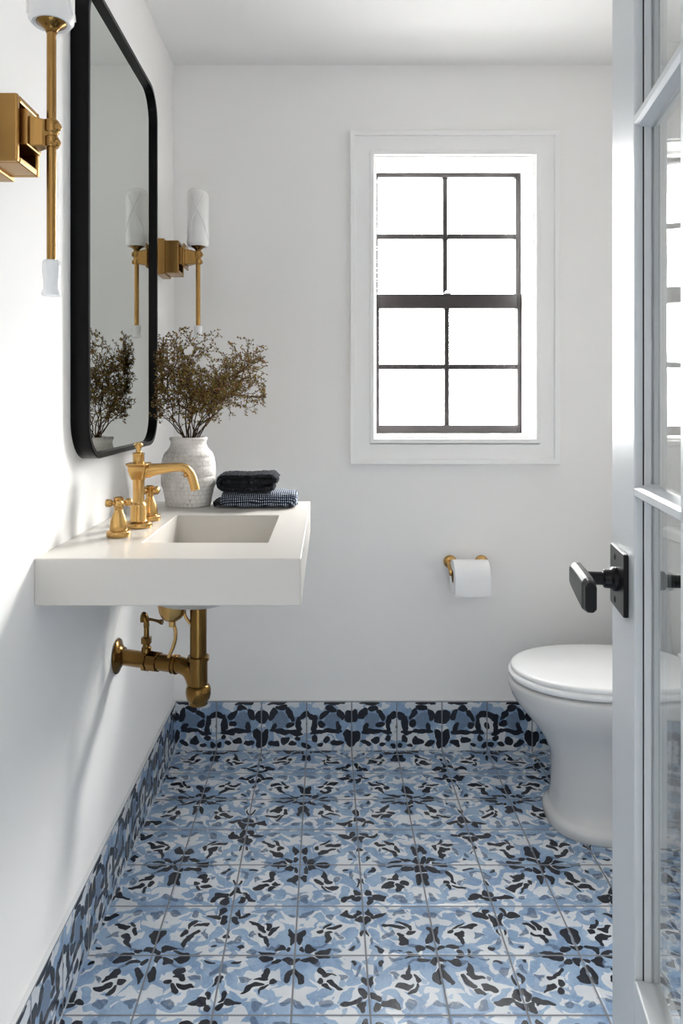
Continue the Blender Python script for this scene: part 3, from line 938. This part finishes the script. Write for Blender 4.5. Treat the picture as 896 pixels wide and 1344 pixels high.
# ------------------------------------------------------------------ towels
def cloth_strip(bm, path, th, y0, y1, ny, wob, seed):
    """a thick cloth following a path in x,z and running from y0 to y1"""
    r = random.Random(seed)
    path = [Vector((a, 0, b)) for a, b in path]
    n = len(path)
    top, bot = [], []
    nrm = []
    for i in range(n):
        t = (path[min(i + 1, n - 1)] - path[max(i - 1, 0)]).normalized()
        nrm.append(Vector((-t.z, 0, t.x)))
    loop = []
    for i in range(n): loop.append((path[i], nrm[i], th / 2))
    for i in reversed(range(n)): loop.append((path[i], nrm[i], -th / 2))
    rings = []
    for j in range(ny + 1):
        f = j / ny
        y = y0 + (y1 - y0) * f
        edge = 1.0 - 0.5 * (abs(2 * f - 1) ** 6)
        ring = []
        for k, (p, m, h) in enumerate(loop):
            w = Vector((r.gauss(0, wob), 0, r.gauss(0, wob)))
            q = p + m * h * edge + w
            ring.append((q.x, y + math.sin(k * 1.3 + seed) * 0.0012, q.z))
        rings.append(ring)
    loft(bm, rings)
def dense(path, step=0.006):
    out = [path[0]]
    for a, b in zip(path, path[1:]):
        L = math.hypot(b[0] - a[0], b[1] - a[1])
        k = max(1, int(L / step))
        for i in range(1, k + 1):
            out.append((a[0] + (b[0] - a[0]) * i / k, a[1] + (b[1] - a[1]) * i / k))
    return out
# lower towel: a flattened roll with its long fold to the front
bm = nb()
tx0, tx1, tyf, tyb, tz0, tz1 = -0.268, -0.0765, 1.812, 1.925, VZ1, VZ1 + 0.036
rings = []
nx = 44
r = random.Random(5)
for i in range(nx + 1):
    f = i / nx
    x = tx0 + (tx1 - tx0) * f
    e = (1 - abs(2 * f - 1) ** 9) ** 0.42 if 0 < f < 1 else 0.30
    e = max(e, 0.30)
    zc, yc = (tz0 + tz1) / 2, (tyf + tyb) / 2
    hz, hy_ = (tz1 - tz0) / 2 * (0.55 + 0.45 * e), (tyb - tyf) / 2 * (0.80 + 0.20 * e)
    ring = []
    for k in range(40):
        a = 2 * PI * k / 40
        ca, sa = math.cos(a), math.sin(a)
        yy = yc + hy_ * math.copysign(abs(ca) ** 0.55, ca)
        zz = zc + hz * math.copysign(abs(sa) ** 0.75, sa)
        wv = 0.0012 * math.sin(f * 23 + k * 0.4) + 0.0012 * math.sin(f * 11 + k)
        lift = 0.004 * f
        ring.append((x + 0.003 * math.sin(a * 3 + 1), yy + wv - 0.004 * math.sin(f * PI) + 0.012 * (1 - f) * 0.0, max(VZ1, zz + (wv + lift * 0.9 if sa > 0.1 else wv * 0.2))))
    rings.append(ring)
loft(bm, rings)
# the inner layer peeping out of the left end
tl = [(-0.284, VZ1 + 0.010), (-0.275, VZ1 + 0.014), (-0.255, VZ1 + 0.015)]
tw = tag(obj('hand_towel', bm, M['knit'], None, smooth=True, origin=(-0.172, 1.868, VZ1)), 'blue-grey ribbed knit towel folded at the bottom of the pair', 'towel', 'folded towels on the sink')
bm = nb()
cloth_strip(bm, dense([(-0.2835, VZ1 + 0.0085), (-0.277, VZ1 + 0.0120), (-0.262, VZ1 + 0.0125), (-0.250, VZ1 + 0.012)], 0.004), 0.014, 1.817, 1.90, 10, 0.0003, 3)
o = obj('hem', bm, M['shag'], None, smooth=True)
o.parent = tw
o.matrix_parent_inverse = Matrix.Translation(-world_loc(tw))
# upper towel: folded over, its fold to the left, mouth open to the right
zb = VZ1 + 0.0405
arc = [(-0.258 + 0.0155 * math.cos(PI / 2 + k * PI / 10) * 1.0, zb + 0.0215 + 0.0165 * math.sin(PI / 2 + k * PI / 10)) for k in range(11)]
path = [(-0.128, zb + 0.030), (-0.136, zb + 0.040), (-0.160, zb + 0.0405), (-0.20, zb + 0.0375), (-0.235, zb + 0.0385)] + arc + \
       [(-0.235, zb + 0.0045), (-0.19, zb + 0.0045), (-0.150, zb + 0.006), (-0.135, zb + 0.009)]
bm = nb()
cloth_strip(bm, dense(path, 0.004), 0.0125, 1.822, 1.915, 26, 0.00075, 9)
# second thickness tucked inside the fold
path2 = [(-0.126, zb + 0.026), (-0.150, zb + 0.0265), (-0.19, zb + 0.0275), (-0.225, zb + 0.029), (-0.243, zb + 0.024), (-0.246, zb + 0.018), (-0.225, zb + 0.0145), (-0.19, zb + 0.013), (-0.165, zb + 0.0125)]
cloth_strip(bm, dense(path2, 0.004), 0.0118, 1.826, 1.912, 24, 0.00075, 12)
# the doubled lip of the top layer and the lining that fills the fold
cloth_strip(bm, dense([(-0.262, zb + 0.0255), (-0.240, zb + 0.0260), (-0.20, zb + 0.0250), (-0.168, zb + 0.0215), (-0.138, zb + 0.0245), (-0.130, zb + 0.030)], 0.004), 0.0150, 1.8275, 1.911, 24, 0.0008, 31)
cloth_strip(bm, dense([(-0.262, zb + 0.0140), (-0.235, zb + 0.0125), (-0.19, zb + 0.0115), (-0.160, zb + 0.0105)], 0.004), 0.0135, 1.829, 1.910, 22, 0.0007, 41)
tw2 = tag(obj('hand_towel', bm, M['shag'], None, smooth=True, origin=(-0.195, 1.868, zb)), 'black shaggy towel folded over on top of the knit towel', 'towel', 'folded towels on the sink')

# ------------------------------------------------------------------ toilet paper
HX0, HX1, HZ, HY = 0.4000, 0.5120, 0.5960, 2.3220
hold = tag(empty('toilet_paper_holder', (0.45, YB, 0.62)), 'brass toilet paper holder fixed to the back wall', 'toilet paper holder')
for x in (0.4035, 0.5065):
    bm = nb()
    lathe(bm, [(0.0215, 0.0), (0.0215, 0.004), (0.0190, 0.008), (0.009, 0.010)], (x, YB, 0.617), (0, -1, 0), 28)
    obj('wall_plate', bm, M['brass'], hold, smooth=True)
for x, e in ((0.395, 0), (0.5155, 1)):
    bm = nb()
    pts = bez((0.4035 if not e else 0.5065, YB - 0.006, 0.617), (x, YB - 0.03, 0.617), (x, YB - 0.05, 0.606), (x, HY, HZ), 8)
    tube(bm, pts, [0.008, 0.0075, 0.007, 0.0065, 0.006, 0.006, 0.006, 0.0062, 0.0066], 14)
    lathe(bm, [(0.0085, -0.005), (0.0095, -0.003), (0.0095, 0.003), (0.0085, 0.005)], (x, HY, HZ), (1, 0, 0), 20)
    obj('arm', bm, M['brass'], hold, smooth=True)
bm = nb()
lathe(bm, [(0.0070, 0.395 - 0.395), (0.0070, 0.1205)], (0.395, HY, HZ), (1, 0, 0), 20)
obj('roller', bm, M['chrome'], hold, smooth=True)
roll = tag(empty('toilet_paper_roll', ((HX0 + HX1) / 2, HY, HZ)), 'white toilet paper roll hanging on the brass holder', 'toilet paper')
bm = nb()
ro, ri = 0.0535, 0.0205
# ring with a loose sheet leaving the front
n = 72
outer_p = []
for k in range(n):
    a = 2 * PI * k / n
    outer_p.append((HY + ro * math.cos(a), HZ - 0.0119 + ro * math.sin(a)))
inner_p = [(HY + ri * math.cos(2 * PI * k / n), HZ - 0.0119 + ri * math.sin(2 * PI * k / n)) for k in range(n)]
R = [[(HX0, a, b) for a, b in inner_p], [(HX0, a, b) for a, b in outer_p], [(HX1, a, b) for a, b in outer_p], [(HX1, a, b) for a, b in inner_p], [(HX0, a, b) for a, b in inner_p]]
loft(bm, R, False, False)
bmesh.ops.remove_doubles(bm, verts=bm.verts[:], dist=1e-6)
obj('paper', bm, M['paper'], roll, bevel=0.0015)
bm = nb()
sh = []
for k in range(14):
    a = PI / 2 + 0.15 + k * (PI / 2 - 0.15) / 13
    sh.append((HY + (ro + 0.0006) * math.cos(a), HZ - 0.0119 + (ro + 0.0006) * math.sin(a)))
for k in range(1, 9):
    sh.append((HY - ro - 0.0006 - 0.0008 * math.sin(k * 0.5), HZ - 0.0119 - 0.0505 * k / 8))
poly = sh + [(a - 0.0007, b + 0.0002) for a, b in reversed(sh)]
prism(bm, poly, lambda a, b, h: (h, a, b), HX0 + 0.0005, HX1 - 0.0005)
obj('loose_sheet', bm, M['paper'], roll, smooth=True)
bm = nb()
R = [[(HX0 + 0.0005, HY + q * math.cos(2 * PI * k / 40), HZ - 0.0119 + q * math.sin(2 * PI * k / 40)) for k in range(40)] for q in (0.0190, 0.0206)]
R += [[(HX1 - 0.0005, p[1], p[2]) for p in R[1]], [(HX1 - 0.0005, p[1], p[2]) for p in R[0]], R[0]]
loft(bm, R, False, False)
obj('cardboard_core', bm, M['cardboard'], roll, smooth=True)

# ------------------------------------------------------------------ toilet
TCY = 1.999
toilet = tag(empty('toilet', (0.80, TCY, 0)), 'white ceramic toilet with closed lid behind the door', 'toilet')
def egg(front, back, hw, z, cx, n=72, pw=2.0, pb=2.6):
    pts = []
    for k in range(n):
        a = 2 * PI * k / n
        c, s = math.cos(a), math.sin(a)
        if c >= 0:                                  # front half
            e = pw
            x = cx - (cx - front) * math.copysign(abs(c) ** (2 / e), c)
            y = hw * math.copysign(abs(s) ** (2 / e), s)
        else:
            e = pb
            x = cx + (back - cx) * abs(c) ** (2 / e)
            y = hw * math.copysign(abs(s) ** (2 / e), s)
        pts.append((x, TCY + y, z))
    return pts
bm = nb()
# z, front, half width, back, centre, front exponent
prof = [(0.000, 0.604, 0.1370, 1.10, 0.80, 2.7), (0.003, 0.601, 0.1395, 1.105, 0.80, 2.7), (0.020, 0.601, 0.1395, 1.105, 0.80, 2.7), (0.028, 0.604, 0.1370, 1.10, 0.80, 2.7), (0.033, 0.612, 0.1305, 1.095, 0.80, 2.7),
        (0.040, 0.617, 0.1260, 1.09, 0.80, 2.6), (0.080, 0.622, 0.1225, 1.09, 0.80, 2.6), (0.140, 0.622, 0.1220, 1.09, 0.80, 2.5), (0.180, 0.617, 0.1235, 1.09, 0.80, 2.4), (0.215, 0.603, 0.1290, 1.09, 0.79, 2.3),
        (0.245, 0.584, 0.1390, 1.09, 0.78, 2.2), (0.275, 0.560, 0.1530, 1.09, 0.77, 2.1), (0.300, 0.538, 0.1660, 1.09, 0.76, 2.1), (0.320, 0.522, 0.1745, 1.08, 0.755, 2.1), (0.340, 0.510, 0.1790, 1.07, 0.75, 2.1),
        (0.360, 0.503, 0.1815, 1.06, 0.75, 2.1), (0.374, 0.501, 0.1820, 1.05, 0.75, 2.1), (0.381, 0.503, 0.1800, 1.05, 0.75, 2.1), (0.3840, 0.510, 0.1740, 1.045, 0.75, 2.1)]
loft(bm, [egg(f, b, w, z, c, pw=e) for z, f, w, b, c, e in prof])
obj('bowl', bm, M['ceramic'], toilet, smooth=True)
bm = nb()
prof = [(0.3895, 0.516, 0.1670), (0.3905, 0.504, 0.1785), (0.396, 0.5015, 0.1812), (0.4035, 0.503, 0.1795), (0.4065, 0.508, 0.1750)]
loft(bm, [egg(f, 1.03, w, z, 0.75, pw=2.1) for z, f, w in prof])
obj('seat', bm, M['seat'], toilet, smooth=True)
bm = nb()
prof = [(0.4075, 0.518, 0.1660), (0.4085, 0.510, 0.1735), (0.413, 0.5085, 0.1750), (0.4175, 0.510, 0.1738), (0.4200, 0.5145, 0.1695), (0.4210, 0.522, 0.162), (0.4222, 0.58, 0.11), (0.4226, 0.68, 0.03)]
loft(bm, [egg(f, 1.02 - i * (0.004 if i < 6 else 0.03), w, z, 0.75, pw=2.1) for i, (z, f, w) in enumerate(prof)])
obj('lid', bm, M['seat'], toilet, smooth=True)
for dy in (-0.075, 0.075):
    bm = nb()
    box(bm, 1.005, 1.035, TCY + dy - 0.016, TCY + dy + 0.016, 0.386, 0.422)
    obj('hinge', bm, M['seat'], toilet, bevel=0.004)
bm = nb()
rings = []
for z, g in ((0.385, -0.006), (0.395, 0.0), (0.62, 0.006), (0.735, 0.008)):
    rings.append([(a, b, z) for a, b in rrect(1.025 - g, 1.200, TCY - 0.19 - g, TCY + 0.19 + g, 0.03, 6)])
loft(bm, rings)
obj('tank', bm, M['ceramic'], toilet, smooth=True, bevel=0.003)
bm = nb()
rings = []
for z, g in ((0.735, 0.0), (0.738, 0.008), (0.762, 0.008), (0.770, 0.0)):
    rings.append([(a, b, z) for a, b in rrect(1.012 - g, 1.204, TCY - 0.20 - g, TCY + 0.20 + g, 0.03, 6)])
loft(bm, rings)
obj('tank_lid', bm, M['ceramic'], toilet, smooth=True, bevel=0.003)
bm = nb()
lathe(bm, [(0.024, 0.0), (0.024, 0.003), (0.020, 0.005)], (1.10, TCY, 0.770), n=28)
obj('flush_button', bm, M['chrome'], toilet, smooth=True)

# ------------------------------------------------------------------ daylight
W = bpy.data.worlds.new('sky')
SC.world = W
W.use_nodes = True
nt = W.node_tree
nt.nodes.clear()
o_ = nt.nodes.new('ShaderNodeOutputWorld')
bg = nt.nodes.new('ShaderNodeBackground')
tc = nt.nodes.new('ShaderNodeTexCoord')
sp = nt.nodes.new('ShaderNodeSeparateXYZ')
nt.links.new(tc.outputs['Generated'], sp.inputs[0])
mr = nt.nodes.new('ShaderNodeMapRange')
mr.interpolation_type = 'SMOOTHSTEP'
mr.inputs[1].default_value = -0.25; mr.inputs[2].default_value = 0.25
nt.links.new(sp.outputs[1], mr.inputs[0])
mx = nt.nodes.new('ShaderNodeMix'); mx.data_type = 'RGBA'
ca, cb = [s for s in mx.inputs if s.name in ('A', 'B') and s.type == 'RGBA']
WIN, HALL = 30.0, 1.0
ca.default_value = (1.00 * HALL, 0.985 * HALL, 0.96 * HALL, 1)
cb.default_value = (1.0 * WIN, 0.993 * WIN, 0.982 * WIN, 1)
nt.links.new(mr.outputs[0], mx.inputs['Factor'])
# the ground outside sends back far less than the sky
mg = nt.nodes.new('ShaderNodeMapRange')
mg.interpolation_type = 'SMOOTHSTEP'
mg.inputs[1].default_value = -0.12; mg.inputs[2].default_value = 0.10
mg.inputs[3].default_value = 0.32; mg.inputs[4].default_value = 1.0
nt.links.new(sp.outputs[2], mg.inputs[0])
nt.links.new([s for s in mx.outputs if s.type == 'RGBA'][0], bg.inputs[0])
nt.links.new(mg.outputs[0], bg.inputs[1])
nt.links.new(bg.outputs[0], o_.inputs[0])

sun = bpy.data.lights.new('low_sun', 'SUN')
sun.energy = 11.0
sun.angle = math.radians(23)
sun.color = (1.0, 0.97, 0.92)
so = bpy.data.objects.new('low_sun', sun)
so.rotation_euler = Vector((1.0, 1.10, 0.85)).to_track_quat('Z', 'Y').to_euler()
so.location = (2.0, 4.2, 3.0)
C.objects.link(so)

def portal(name, loc, rot, sx, sy):
    l = bpy.data.lights.new(name, 'AREA')
    l.shape = 'RECTANGLE'; l.size = sx; l.size_y = sy
    l.cycles.is_portal = True
    ob = bpy.data.objects.new(name, l)
    ob.location = loc; ob.rotation_euler = rot
    C.objects.link(ob)
portal('window_portal', ((WX0 + WX1) / 2, YB + WD + 0.005, (WZ0 + WZ1) / 2), (-PI / 2, 0, 0), WX1 - WX0 + 0.02, WZ1 - WZ0 + 0.02)
portal('doorway_portal', ((DX0 + DX1) / 2, YF - WT - 0.012, DZ / 2), (PI / 2, 0, 0), DX1 - DX0, DZ)

# ------------------------------------------------------------------ camera
cam = bpy.data.cameras.new('camera')
cam.sensor_fit = 'AUTO'
cam.sensor_width = 36.0
cam.lens = 955 / 1344 * 36
cam.shift_x = 19 / 1344
cam.shift_y = -149 / 1344
cam.clip_start = 0.02
co = bpy.data.objects.new('camera', cam)
co.location = (0, 0, 1.1525)
co.rotation_euler = (PI / 2, 0, 0)
C.objects.link(co)
SC.camera = co

SC.view_settings.view_transform = 'Standard'
SC.view_settings.look = 'None'
SC.view_settings.gamma = 1
SC.view_settings.use_curve_mapping = False
SC.view_settings.exposure = 0.50
cy = SC.cycles
cy.max_bounces = 12
cy.diffuse_bounces = 8
cy.glossy_bounces = 6
cy.transparent_max_bounces = 12
cy.transmission_bounces = 8
cy.caustics_reflective = False
cy.caustics_refractive = False
cy.use_denoising = True
